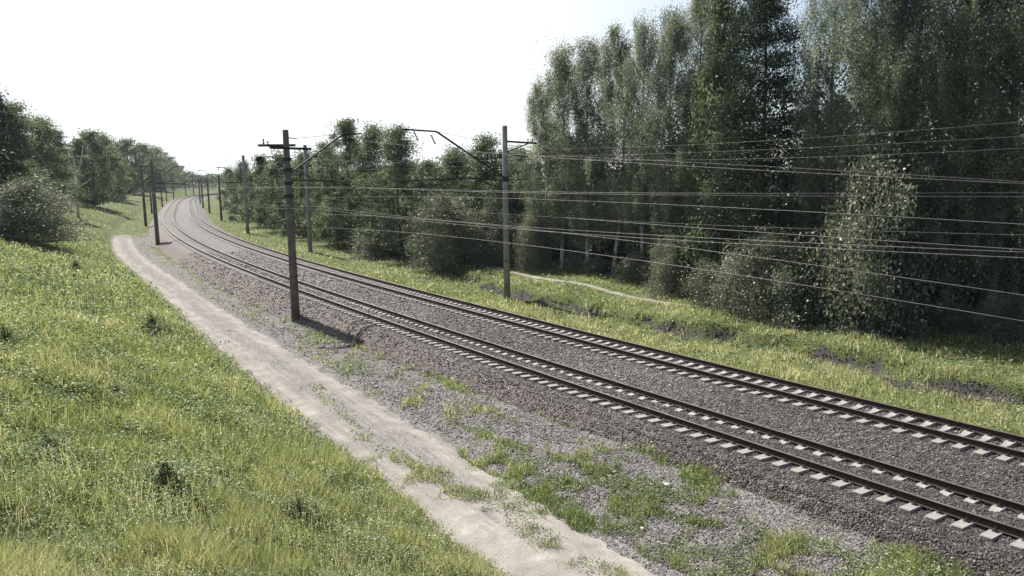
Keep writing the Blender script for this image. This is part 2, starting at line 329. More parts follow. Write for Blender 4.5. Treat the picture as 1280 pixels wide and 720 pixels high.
# ballast bed of the two tracks
BU = [-5.6, -5.25, -4.3, -3.95, -3.8, -3.2, -2.4, -1.6, -1.0, -.7, .7, .95, 1.6, 2.0, 2.3, 2.9, 3.1, 3.85, 4.0, 4.4, 5.45, 5.8]
BZ = [-1.15, -1.0, -.42, -.32, -.30, -.265, -.255, -.155, -.125, -.14, -.27, -.31, -.26, -.21, -.125, -.11, -.145, -.125, -.14, -.22, -.98, -1.15]
def ball_z(s, u, x, y, k=None): return np.interp(u, BU, BZ)+(noise(x, y, .35, 81, 2)-.5)*.07+(noise(x, y, 2, 83)-.5)*.05*(np.abs(u) > 4.2)
sheet('ballast_bed', M['ballast'], -60, 70, .18, lambda s, k: k, ball_z, {'rust': lambda s, u, x, y, k: sstep(3.2, 4.4, u)*.9}, np.arange(-5.6, 5.81, .15))
sheet('ballast_bed', M['ballast'], 70, 515, 1.2, lambda s, k: k, ball_z, {'rust': lambda s, u, x, y, k: sstep(3.2, 4.4, u)*.8}, np.arange(-5.6, 5.81, .3))
# the dirt road
def road_z(s, u, x, y, k):
    e = np.minimum(k, 1-k); return height(s, u, x, y)+.045-.14*(1-sstep(0, .12, e+(noise(x, y, .6, 91, 2)-.5)*.14))-.3*sstep(.15, .6, (s-108)/26+(noise(x, y, 1.2, 92, 2)-.5)*.8)*sstep(95, 108, s)
def sandm(s, u, x, y, k):
    mid_ = (road_r(s)+foot_u(s))/2; hw = (foot_u(s)-road_r(s))/2; v_ = (u-mid_)/hw                     # -1 right edge, 1 left edge
    rut = np.exp(-((v_-.62)/.36)**2)+np.exp(-((v_+.50)/.34)**2); str_ = (noise(u*5, s*.22, .5, 94, 3)-.5)
    a = -.08+.85*rut+str_*1.7+(noise(x, y, .7, 93, 3)-.5)*.8+.7*(1-sstep(3, 10, s))
    return np.clip(a*(1-.8*sstep(-.85, -1.15, v_))*(1-.6*sstep(105, 125, s)), 0, 1)
sheet('dirt_road', M['road'], -45, 128, .2, lambda s, k: (road_r(s)+.15)*(1-k)+(foot_u(s)+.1)*k, road_z, {'sand': sandm}, 34)
sheet('path', M['road'], 19, 66, .3, lambda s, k: trail_u(s)+(k-.5)*.9*sstep(18, 26, s),
      lambda s, u, x, y, k: height(s, u, x, y)+.03-.12*(1-sstep(0, .3, np.minimum(k, 1-k)+(noise(x, y, .7, 95, 2)-.5)*.3)), {'sand': lambda s, u, x, y, k: .6+.6*(noise(x, y, 2, 97)-.2)}, 10)

# ------------------------------------------------------------------ scattered stones and grass
def sample(n, r0, r1, a0=-39, a1=39):
    r = 1/(RNG.uniform(1/r1, 1/r0, n)); a = np.radians(RNG.uniform(a0, a1, n)); return r*np.sin(a), r*np.cos(a), r
def stones(name, X, Y, Z, size, tone, mat):
    n = len(X); base = np.array([[1, 0, 0], [-1, 0, 0], [0, 1, 0], [0, -1, 0], [0, 0, 1], [0, 0, -1]], float)
    V = base[None]*RNG.uniform(.55, 1.15, (n, 6, 1))+RNG.normal(0, .16, (n, 6, 3)); V[:, :, 2] *= .75
    an = RNG.uniform(0, 6.28, n); c, s = np.cos(an)[:, None], np.sin(an)[:, None]
    x = V[..., 0]*c-V[..., 1]*s; y = V[..., 0]*s+V[..., 1]*c; V = np.stack([x, y, V[..., 2]], -1)*size[:, None, None]+np.stack([X, Y, Z], -1)[:, None]
    T = np.array([[0, 2, 4], [2, 1, 4], [1, 3, 4], [3, 0, 4], [2, 0, 5], [1, 2, 5], [3, 1, 5], [0, 3, 5]])
    F = (T[None]+np.arange(n)[:, None, None]*6).reshape(-1, 3)
    return link(name, mesh_np(name, V.reshape(-1, 3), [F], mat, {'tone': np.repeat(tone, 6)}))
x, y, r = sample(640000, 15, 85); s, u = inv(x, y)
k = (u > -5.2) & (u < toe_u(s)+.2+.5*noise(x, y, 1.1, 3)); x, y, r, s, u = x[k], y[k], r[k], s[k], u[k]
tn = np.clip(RNG.beta(1.3, 1.6, len(x))+(noise(x, y, 3, 7)-.5)*.3, 0, 1)
stones('ballast_stones', x, y, ball_z(s, u, x, y)+.005, np.clip(.0010*r, .023, .06)*RNG.lognormal(0, .33, len(x)), tn, M['ballast_stone'])
tag(bpy.data.objects['ballast_stones'], 'crushed grey and rusty brown stone ballast under both railway tracks', 'ballast', kind='stuff')
x, y, r = sample(300000, 12, 75); s, u = inv(x, y)
k = (u > toe_u(s)) & (u < foot_u(s)) & (s < 120); x, y, r, s, u = x[k], y[k], r[k], s[k], u[k]
pr = np.where(u < road_r(s)+.15, .9, .12)*(.35+.9*sstep(.35, .6, noise(x, y, 1.2, 15, 2))); k = RNG.random(len(x)) < pr; x, y, r, s, u = x[k], y[k], r[k], s[k], u[k]
stones('gravel', x, y, height(s, u, x, y)+.012, np.clip(.0009*r, .012, .04)*RNG.lognormal(0, .4, len(x)), np.clip(RNG.beta(2, 2.6, len(x))+.05, 0, 1), M['gravel_stone'])
tag(bpy.data.objects['gravel'], 'loose grey gravel strewn between the dirt road and the ballast', 'gravel', kind='stuff')

def blades(name, X, Y, Z, h, wd, tone, mat, lean=.35, bend=.35):
    n = len(X); az = RNG.uniform(0, 6.28, n); la = RNG.uniform(0, 6.28, n); L = RNG.uniform(.2, 1.6, n)*lean*h
    px, py = np.cos(az)*wd/2, np.sin(az)*wd/2; lx, ly = np.cos(la)*L, np.sin(la)*L
    P = np.stack([X, Y, Z-.03], -1); V = np.empty((n, 5, 3)); pv = np.stack([px, py, 0*px], -1)
    mid = P+np.stack([lx*.35, ly*.35, h*.55], -1); tip = P+np.stack([lx*(1+bend), ly*(1+bend), h], -1)
    V[:, 0] = P-pv; V[:, 1] = P+pv; V[:, 2] = mid+pv*.8; V[:, 3] = mid-pv*.8; V[:, 4] = tip
    b = np.arange(n)[:, None]*5
    return mesh_np(name, V.reshape(-1, 3), [b+np.array([[0, 1, 2, 3]]), b+np.array([[3, 2, 4]])], mat, {'tone': np.repeat(np.clip(tone, 0, 1), 5)})
def grass_layer(n, r0, r1, a0, a1):
    x, y, r = sample(n, r0, r1, a0, a1); s, u = inv(x, y); g_, b_ = grass_amount(s, u, x, y)
    k = RNG.random(n) < g_; x, y, r, s, u, b_ = x[k], y[k], r[k], s[k], u[k], b_[k]; z = height(s, u, x, y)
    hill = u > foot_u(s)
    big = noise(x, y, 4.5, 101, 3); sm = noise(x, y, .8, 103, 2)
    tone = .455+(big-.5)*1.0+(sm-.5)*.5+RNG.normal(0, .2, len(x))
    dryz = (u < -5.1) & (u > bank_u(s)-.1) & (s < 80); tone += np.where(dryz, .22, 0)
    tone += np.where((u < bank_u(s)-.3) & (s < 90), .08, 0)
    h = RNG.uniform(.10, .34, len(x))*np.where(hill, 1.15, np.where(u < -5, .85, .7))*(.35+1.3*sstep(.25, .75, sm))
    h *= np.where(hill, .6+.4*sstep(0, .6, u-foot_u(s)), 1)
    h *= np.where((u < -14) & (u > -22), .7, 1)
    return x, y, z, h, np.clip(.00085*r, .006, .16)*RNG.uniform(.7, 1.4, len(x)), tone, u
P = grass_layer(900000, 6.5, 330, -40, 40)
ml = P[6] > 0
for nm, kk, lb in (('meadow_grass', ml, 'green and straw coloured meadow grass covering the slope left of the dirt road'), ('trackside_grass', ~ml, 'bright green grass and dry stalks on the strip between the tracks and the right wood')):
    q = [a[kk] for a in P[:6]]; o = link(nm, blades(nm, *q, M['grass'])); tag(o, lb, 'grass', kind='stuff')
x, y, r = sample(60000, 6.5, 75, -40, 38); s, u = inv(x, y); k = (noise(x, y, 3, 141, 3) > .5) & ((u > foot_u(s)+.2) | ((u < -5.4) & (u > -14))); x, y, r, s, u = x[k], y[k], r[k], s[k], u[k]
k = RNG.random(len(x)) < .45; x, y, r, s, u = x[k], y[k], r[k], s[k], u[k]; hh_ = RNG.uniform(.35, .8, len(x))*np.where(u > 0, 1, .8)
o = link('dry_stalks', blades('dry_stalks', x, y, height(s, u, x, y), hh_, np.clip(.0006*r, .005, .05), RNG.uniform(.6, 1, len(x)), M['grass'], .22, .2)); tag(o, 'thin tall dry stalks standing above the meadow grass', 'grass stalks', kind='stuff')
# broad-leaved weeds scattered among the grass: small leaf quads
def leafquads(P_, size, tone, up=.6, asp=.6):
    n = len(P_); nrm = RNG.normal(0, 1, (n, 3)); nrm[:, 2] = np.abs(nrm[:, 2])+up; nrm /= np.linalg.norm(nrm, axis=1)[:, None]
    t = np.cross(nrm, RNG.normal(0, 1, (n, 3))); t /= np.linalg.norm(t, axis=1)[:, None]; b = np.cross(nrm, t)
    sz = np.broadcast_to(size, (n,))[:, None]; V = np.empty((n, 4, 3))
    V[:, 0] = P_-t*sz; V[:, 1] = P_-b*sz*asp+nrm*sz*.15; V[:, 2] = P_+t*sz; V[:, 3] = P_+b*sz*asp+nrm*sz*.15
    return V.reshape(-1, 3), np.arange(n*4).reshape(n, 4), np.repeat(np.clip(tone, 0, 1), 4)
x, y, r = sample(1400000, 6.5, 110, -40, 40); s, u = inv(x, y); ga_, _ = grass_amount(s, u, x, y)
wn = noise(x, y, 1.3, 111, 3); k = (RNG.random(len(x)) < ga_*np.where(u > foot_u(s)+.2, .30+.70*sstep(.40, .60, wn), np.where(u > 0, .22, .32))); x, y, r, s, u, wn = x[k], y[k], r[k], s[k], u[k], wn[k]
hh_ = noise(x, y, .5, 115, 2); z = height(s, u, x, y)+RNG.uniform(.04, .42, len(x))*(.4+.9*hh_)*np.where(u > foot_u(s), 1, .55)
V, F, T = leafquads(np.c_[x, y, z], np.clip(.0016*r, .014, .1)*RNG.uniform(.6, 1.3, len(x)), .52+(hh_-.5)*.5-(wn-.5)*.5+RNG.normal(0, .2, len(x)))
M['weed'] = leaf_mat('weed leaves', [(0, (.042, .068, .03)), (.4, (.135, .18, .08)), (.7, (.26, .30, .16)), (1, (.42, .45, .32))], .02, .4, .5, 1.3, .68)
tag(link('meadow_herbs', mesh_np('meadow_herbs', V, [F], M['weed'], {'tone': T})), 'small broad leaved herbs growing through the grass on both sides of the railway', 'herbs', kind='stuff')
x, y, r = sample(3500, 6.5, 60, -40, 15); s, u = inv(x, y); k = (u > foot_u(s)+.8) & (noise(x, y, 2.4, 121, 2) > .5); x, y, r, s, u = x[k], y[k], r[k], s[k], u[k]
V, F, T = leafquads(np.c_[x, y, height(s, u, x, y)+RNG.uniform(.25, .5, len(x))], np.clip(.0009*r, .009, .035), np.ones(len(x)), 1.5, .9)
tag(link('wildflowers', mesh_np('wildflowers', V, [F], M['white_flower'])), 'tiny white flowers dotted over the left grass slope', 'flowers', kind='stuff')

x, y, r = sample(160000, 20, 110, -8, 40); s, u = inv(x, y); _, b_ = grass_amount(s, u, x, y); k = RNG.random(len(x)) < b_*.8; x, y, r, s, u = x[k], y[k], r[k], s[k], u[k]
M['clod'] = stone_mat('dark soil clods', [(0, (.018, .016, .016)), (.6, (.048, .044, .042)), (1, (.16, .15, .14))], rough=.95)
tag(stones('soil_clods', x, y, height(s, u, x, y)+.01, np.clip(.0012*r, .03, .1)*RNG.uniform(.6, 1.6, len(x)), RNG.beta(2, 2.5, len(x)), M['clod']), 'dark crumbly soil of the low washed out bank right of the tracks', 'soil', kind='stuff')
# ------------------------------------------------------------------ railway tracks
RAILP = np.array([[-.075, -.18], [.075, -.18], [.075, -.168], [.012, -.15], [.010, -.045], [.037, -.032], [.037, -.004], [.03, 0], [-.03, 0], [-.037, -.004], [-.037, -.032], [-.010, -.045], [-.012, -.15], [-.075, -.168]])
def tilt(du): return CANT*(du/1.59+.5)
def rail(parent, uc, side):
    s = np.r_[np.arange(-55, 120, 1.0), np.arange(120, 515, 3.0)]; uo = uc+side*.795; n, m = len(s), len(RAILP); V = np.empty((n, m, 3))
    for j, (a, b) in enumerate(RAILP): X, Y = su(s, uo+a); V[:, j] = np.c_[X, Y, np.full(n, b+tilt(side*.795))]
    i = np.arange(n-1)[:, None]*m; j = np.arange(m)[None]; j2 = (j+1) % m
    Fq = np.stack([i+j, i+j2, i+m+j2, i+m+j], -1).reshape(-1, 4)
    me = mesh_np('rail', V.reshape(-1, 3), [Fq], M['rail']); me.materials.append(M['rail_top'])
    mi = np.zeros(len(Fq), np.int32); mi[np.tile(np.arange(m) == 7, n-1)] = 1; me.polygons.foreach_set('material_index', mi); return link('rail', me, parent)
def sleeper_vf():
    xs = np.array([-1.35, -1.33, -.55, -.35, .35, .55, 1.33, 1.35]); top = np.array([-.02, 0, 0, -.045, -.045, 0, 0, -.02]); wt = np.array([.105, .12, .115, .09, .09, .115, .12, .105]); V = []
    for a, t, wd in zip(xs, top, wt): V += [(a, -wd-.045, -.2), (a, -wd, t), (a, wd, t), (a, wd+.045, -.2)]
    F = [(i*4+j, i*4+j+1, i*4+j+5, i*4+j+4) for i in range(7) for j in range(3)]+[(0, 3, 2, 1), (28, 29, 30, 31)]
    return V, F
SV, SF = sleeper_vf()
sm = bpy.data.meshes.new('sleeper'); sm.from_pydata(SV, [], SF); sm.materials.append(M['sleeper']); sm.update()
cb = MB()
for sg in (-1, 1):
    cb.beam((.045*sg, 0, .006), (.17*sg, 0, .006), .11, .022); cb.beam((.085*sg, 0, .02), (.15*sg, 0, .045), .06, .02); cb.tube([(.12*sg, 0, .01), (.12*sg, 0, .10)], .018, 6); cb.tube([(.12*sg, 0, .05), (.12*sg, 0, .07)], .032, 6)
clip = cb.build('rail_clip', M['steel']); clipm = clip.data; bpy.data.objects.remove(clip)
for uc, lb in ((SPC/2, 'nearer railway track beside the gravel with ballast filling between its sleepers'), (-SPC/2, 'farther railway track beside the grass strip with pale sleepers showing fully between its rails')):
    tr = link('railway_track', None); X0, Y0 = su(0, uc); tag(tr, lb, 'railway track', 'curving railway tracks')
    for sd_ in (-1, 1): rail(tr, uc, sd_)
    st = np.arange(-6.2, 510, .545); BV, BF, cnt = [], [], 0; rs = np.random.default_rng(5)
    for q, sv in enumerate(st):
        X, Y = su(sv, uc); hd = float(np.interp(sv, SS, HD)); rot = Matrix.Rotation(hd-math.pi/2+rs.normal(0, .006), 4, 'Z') @ Matrix.Rotation(math.atan(CANT/1.59), 4, 'Y')
        # local x = across the track (to the right)
        mt = Matrix.Translation((float(X), float(Y), -.185+CANT/2+rs.normal(0, .004))) @ rot
        if q < 100:
            o = link('sleeper', sm, tr); o.matrix_world = mt
            for a in (-.795, .795):
                c_ = link('rail_clip', clipm, o); c_.location = (a, 0, 0)
        else:
            A = np.array(mt); VV = np.array(SV) @ A[:3, :3].T+A[:3, 3]; BV.append(VV); BF.append(np.array([f for f in SF])+cnt*len(SV)); cnt += 1
    o = link('sleepers', mesh_np('sleepers', np.concatenate(BV), [np.concatenate(BF)], M['sleeper']), tr); o['kind'] = 'stuff'

# ------------------------------------------------------------------ poles
def along(sv, uv, z): X, Y = su(sv, uv); return np.array([float(X), float(Y), z])
def insul(parent, a, b, r=.06, n=5):
    a = np.array(a); b = np.array(b); m = MB(); P, Rr = [], []
    for i in range(n):
        t0 = i/n; P += [a+(b-a)*(t0+.02), a+(b-a)*(t0+.5/n), a+(b-a)*(t0+.9/n)]; Rr += [.02, r, .022]
    m.tube(P, Rr, 8); return m.build('insulator', M['insul'], parent, True)
def pole(px, py, topy, side, label, kind, r0=.23, r1=.165, mat='concrete', bandy=True, z0=None):
    X, Y, Z = ground_hit(px, py) if z0 is None else (*at(px, py, z0), z0)
    s, u = inv(X, Y); s, u = float(s[0]), float(u[0]); D = math.hypot(X, Y)
    d = ray(px, topy); t = Y/d[1]; top = CAM_H+d[2]*t
    e = link('catenary_pole', None, None, (X, Y, Z)); tag(e, label, 'pole', 'catenary poles')
    e_ = e; h = float(np.interp(s, SS, HD)); rt = np.array([math.sin(h), -math.cos(h), 0]); fw = np.array([math.cos(h), math.sin(h), 0])
    to = rt*side                                             # towards the tracks
    H = top-Z; n_ = 14 if D < 120 else 8
    m = MB(); m.tube([(0, 0, -.4), (0, 0, H-.04), (0, 0, H)], [r0, r1, r1*.85], n_); m.build('shaft', M[mat], e, True)
    if D < 130:
        for zz in ((2.6,) if bandy else ()): 
            m = MB(); rr = r0+(r1-r0)*zz/H+.012; m.tube([(0, 0, zz), (0, 0, zz+.06)], rr, n_); m.build('band', M['steel'], e)
    z = lambda wz: wz-Z
    def arm(pts, wd=.09, name='bracket_arm'):
        m = MB(); P = [to*a+fw*c+np.array([0, 0, z(b)]) for a, b, c in pts]
        for a, b in zip(P[:-1], P[1:]): m.beam(a, b, wd, wd)
        return m.build(name, M['steel'], e)
    if kind == 'near':
        arm([(.12, 7.55, 0), (3.35, 9.78, 0), (4.55, 9.86, 0)], .085); arm([(.1, 9.55, 0), (.62, 9.52, 0)], .05, 'stay_bracket')
        m = MB(); m.tube([to*.5+[0, 0, z(9.52)], to*3.3+[0, 0, z(9.8)]], .012, 5); m.build('stay_rod', M['steel'], e)
        a = arm([(.1, 7.17, 0), (2.0, 7.12, 0), (3.3, 6.98, 0), (4.05, 6.62, 0)], .07, 'registration_arm'); arm([(.12, 7.9, 0), (1.6, 7.16, 0)], .04, 'brace')
        for wz, l in ((9.12, 1.0), (7.62, .95), (6.93, 0), (6.25, .95), (5.75, .55)):
            if l: 
                a = arm([(-.1, wz-.05, 0), (-l, wz-.05, .1)], .07, 'side_bracket'); insul(e, -to*l+fw*.1+[0, 0, z(wz-.03)], -to*l+fw*.1+[0, 0, z(wz+.26)], .07, 2)
        arm([(-1.5, 9.12, .24), (.6, 9.15, .24)], .13, 'crossarm'); arm([(-1.0, 8.98, -.24), (1.35, 8.93, -.24)], .13, 'crossarm')
        for q in (-1.2,): insul(e, to*q+fw*.22+[0, 0, z(9.18)], to*q+fw*.22+[0, 0, z(9.5)], .07, 2)
        for wz, rr in ((7.75, .27), (8.35, .25), (7.0, .25), (6.3, .27)):
            m = MB(); m.tube([(0, 0, z(wz)-.09), (0, 0, z(wz)+.09)], rr, 10); m.build('clamp', M['steel'], e)
        m = MB(); c = -to*1.55+[0, 0, z(8.35)]; m.tube([c+fw*-.1, c+fw*-.06, c, c+fw*.14, c+fw*.2], [.06, .17, .2, .17, .08], 14); m.build('lamp_head', M['steel'], e, True)
        m = MB(); m.tube([-to*.1+[0, 0, z(8.1)], -to*.5+[0, 0, z(8.42)], -to*1.1+[0, 0, z(8.5)], c+[0, 0, .12]], .025, 6); m.build('lamp_arm', M['steel'], e, True)
        arm([(-.05, 5.0, 0), (-.75, 4.85, 0)], .07, 'side_bracket')
    elif kind == 'far':
        arm([(.15, 7.15, 0), (5.2, 10.1, 0), (7.6, 10.2, 0)], .10); m = MB(); m.tube([to*.1+[0, 0, z(9.3)], to*5.2+[0, 0, z(10.1)]], .012, 5); m.build('stay_rod', M['steel'], e)
        arm([(.12, 6.95, 0), (3.4, 7.15, 0), (8.3, 7.0, 0)], .09, 'registration_arm'); arm([(.12, 6.3, 0), (2.2, 7.0, 0)], .055, 'brace'); arm([(5.2, 6.75, 0), (6.6, 6.75, 0), (7.6, 6.6, 0)], .05, 'steady_arm')
        insul(e, to*6.8+[0, 0, z(10.1)], to*6.5+[0, 0, z(9.5)], .08, 6); insul(e, to*5.6+[0, 0, z(9.9)], to*5.3+[0, 0, z(9.3)], .09, 6)
        arm([(-.12, 9.55, 0), (-2.6, 9.45, 0)], .12, 'crossarm'); arm([(-.12, 8.75, 0), (-1.85, 8.55, 0)], .12, 'crossarm'); arm([(-.15, 8.85, 0), (-1.9, 9.42, 0)], .08, 'brace')
        for q, wz in ((-2.3, 9.5), (-1.9, 9.5), (-1.6, 8.6)): insul(e, to*q+[0, 0, z(wz+.04)], to*q+[0, 0, z(wz+.28)], .06, 2)
        m = MB(); m.tube([(0, 0, z(7.05)-.2), (0, 0, z(7.05)+.15)], .22, 12); m.build('clamp', M['steel'], e)
    elif kind == 'small':
        zt = top-1.1
        arm([(.15, 7.0, 0), (2.6, 8.9, 0), (3.9, 9.0, 0)], .1); arm([(.1, 6.8, 0), (3.8, 6.7, 0)], .1, 'registration_arm')
        if side > 0: arm([(-1.4, zt+.4, 0), (.6, zt+.4, 0)], .1, 'crossarm'); arm([(-1.1, 6.9, 0), (-.1, 7.8, 0)], .08, 'side_bracket'); arm([(-.1, 4.9, 0), (-.9, 4.7, 0)], .08, 'side_bracket')
        else: arm([(-.1, 7.1, 0), (-3.2, 7.1, 0)], .11, 'crossarm'); arm([(-.1, zt-.2, 0), (-1.8, zt-.2, 0)], .06, 'crossarm')
        if D < 200: insul(e, to*3.6+[0, 0, z(8.95)], to*3.5+[0, 0, z(8.35)], .09, 4)
    return e, s, u
L_ = {}
L_['P1'] = pole(370, 402, 162, 1, 'tall brown stained concrete pole with round lamp, nearest on the left of the tracks', 'near', .255, .165, 'brown_concrete')
L_['R1'] = pole(634, 374, 157, -1, 'tall grey concrete pole with a long arm reaching over the farther track', 'far', .235, .175)
pole(388, 315, 181, -1, 'bare grey concrete pole seen just right of the brown lamp pole', 'bare', .25, .2)
pole(310, 292, 194, -1, 'grey pole left of the bare pole, its straight crossarm pointing at the brown lamp pole', 'small', .27, .22)
pole(277, 276, 219, -1, 'dark pole at the right verge left of the grey crossarm pole', 'small', .26, .2, 'brown_concrete')
pole(262, 266.5, 222, -1, 'thin dark pole at the right verge, third from the far bend', 'small', .25, .2, 'brown_concrete')
pole(254, 260.5, 222, -1, 'thin dark pole at the right verge, middle of the close three at the bend', 'small', .25, .2, 'brown_concrete')
pole(250.5, 255, 221, -1, 'thin dark pole at the right verge, leftmost of the close three at the bend', 'small', .25, .2, 'brown_concrete')
pole(197.5, 307, 201, 1, 'thick dark pole standing between the dirt road and the near track, arms to both sides', 'small', .27, .2, 'brown_concrete')
pole(182.5, 283, 208, 1, 'dark pole where the dirt road fades into grass', 'small', .27, .2, 'brown_concrete')
for a in ((190, 267, 212), (203, 258.5, 215), (208.5, 252, 216), (217.5, 249.5, 217), (232.5, 244.5, 218), (242, 243.5, 219)):
    pole(*a, 1, {190: 'dark pole at the left verge, first one beyond where the road fades', 203: 'short looking pole on the left verge, second beyond the road end', 208.5: 'slim pole on the left verge, third beyond the road end', 217.5: 'slim pole on the left verge before the grassy far bank', 232.5: 'tiny far pole at the left where the rails bend away', 242: 'most distant pole beside the vanishing rails'}[a[0]], 'small', .24, .2, 'brown_concrete')

# ------------------------------------------------------------------ wires (each hangs at its own offset along the line)
def wire_path(u, pts):
    """pts (px, py): points of the wire seen in the photo; its distance comes from the offset u"""
    out = []
    S_ = np.arange(-8, 330, .25); X, Y = su(S_, u)
    for px, py in pts:
        # vertical plane through the wire: find s whose azimuth matches
        d = ray(px, py); c = X*d[1]-Y*d[0]; k = np.where(np.diff(np.sign(c)) != 0)[0]
        if len(k) == 0: continue
        k = k[0]; t = Y[k]/d[1]; out.append((S_[k], CAM_H+d[2]*t))
    return sorted(out)
def wire(name, u, pts, label, cat='wire', ext=(), r=.009, far=None, grp='overhead wires', droppers=None):
    pz = wire_path(u, pts); s = np.array([a for a, b in pz]); z = np.array([b for a, b in pz])
    deg = min(2, len(s)-1); cf = np.polyfit(s, z, deg); s0 = -22; 
    s1 = s.max(); S_ = np.arange(s0, s1+.01, 1.5); Z_ = np.polyval(cf, S_)
    P = [along(a, u, b) for a, b in zip(S_, Z_)]
    if far:                                                # further spans: list of (s, z, sag)
        ps, pz_ = S_[-1], Z_[-1]
        for fs, fz, sag in far:
            for t in np.linspace(.08, 1, 12): P.append(along(ps+(fs-ps)*t, u, pz_+(fz-pz_)*t-4*sag*t*(1-t)))
            ps, pz_ = fs, fz
    m = MB(); m.tube(P, r, 5); o = m.build(name, M['wire'], None, True); tag(o, label, cat, grp); return o, cf
RS, LS = L_['R1'][1], L_['P1'][1]
FARSP = [(75, 6.5, .05), (112, 6.5, .05), (150, 6.5, .05), (188, 6.5, .05), (228, 6.5, .05), (270, 6.5, .05), (320, 6.5, .05)]
MESP = [(s_, 9.0, .9) for s_, _, _ in FARSP]; UPSP = [(s_, 9.3, .4) for s_, _, _ in FARSP]; LOSP = [(95, 6.0, .4), (142, 6.0, .4), (198, 6.0, .4), (252, 6.0, .4)]
W_ = [
 ('feeder_wire', -11.3, [(680, 186), (880, 180), (960, 176), (1120, 163.5), (1280, 152)], 'topmost overhead wire from the right pole, climbing to the right edge', UPSP),
 ('feeder_wire', -11.0, [(690, 195), (870, 190), (960, 187), (1120, 180), (1280, 169.5)], 'second highest overhead wire from the right pole at the right edge', UPSP),
 ('feeder_wire', -10.6, [(680, 198), (800, 200.5), (960, 198), (1120, 192), (1280, 185.5)], 'third highest overhead wire from the right pole at the right edge', [(75, 8.4, .4), (112, 8.4, .4)]),
 ('messenger_wire', -2.41, [(555, 190), (800, 200), (880, 203), (960, 209), (1120, 219), (1280, 227)], 'upper carrying wire of the far track, sloping down to the right edge', MESP),
 ('messenger_wire', 2.41, [(445, 175), (660, 197), (800, 203), (960, 211), (1128, 223), (1280, 232)], 'upper carrying wire of the near track, sloping down close under its twin', MESP),
 ('contact_wire', -2.41, [(530, 236), (650, 238.5), (960, 243), (1280, 240)], 'bright level contact wire hanging over the far track', FARSP),
 ('contact_wire', 2.41, [(430, 233), (650, 241), (960, 245), (1280, 246)], 'level contact wire hanging over the near track', FARSP),
 ('line_wire', 4.6, [(400, 247.5), (700, 249), (800, 256), (960, 263), (1280, 279.5)], 'thin lone wire sloping down just under the level contact wires', None),
 ('line_wire', -9.1, [(700, 272), (800, 277), (1120, 290), (1280, 293.5)], 'thin nearly level wire low before the dark trees on the right', LOSP[:2]),
 ('line_wire', 5.2, [(700, 272), (800, 280), (960, 291), (1128, 303), (1280, 312)], 'faint wire just above the bright lower pair', None),
 ('telephone_wire', 5.9, [(400, 258), (511, 272), (645, 283), (800, 293), (960, 300), (1120, 309), (1280, 318)], 'upper wire of the bright lower pair from the brown pole', LOSP),
 ('telephone_wire', 6.2, [(400, 261), (511, 275), (645, 287), (800, 298), (960, 306), (1130, 316), (1280, 323.5)], 'lower wire of the bright lower pair from the brown pole', LOSP),
 ('telephone_wire', 6.5, [(400, 268), (640, 284), (860, 309), (925, 321), (1120, 350), (1280, 368.5)], 'second lowest wire sloping down across the bushes at right', None),
 ('telephone_wire', 6.8, [(400, 285), (700, 310), (1040, 367), (1120, 379), (1280, 397)], 'lowest wire sloping down across the bushes at right', None),
]
for nm, u, pts, lb, far in W_: wire(nm, u, pts, lb, far=far, r=.008 if nm == 'contact_wire' else .0052)

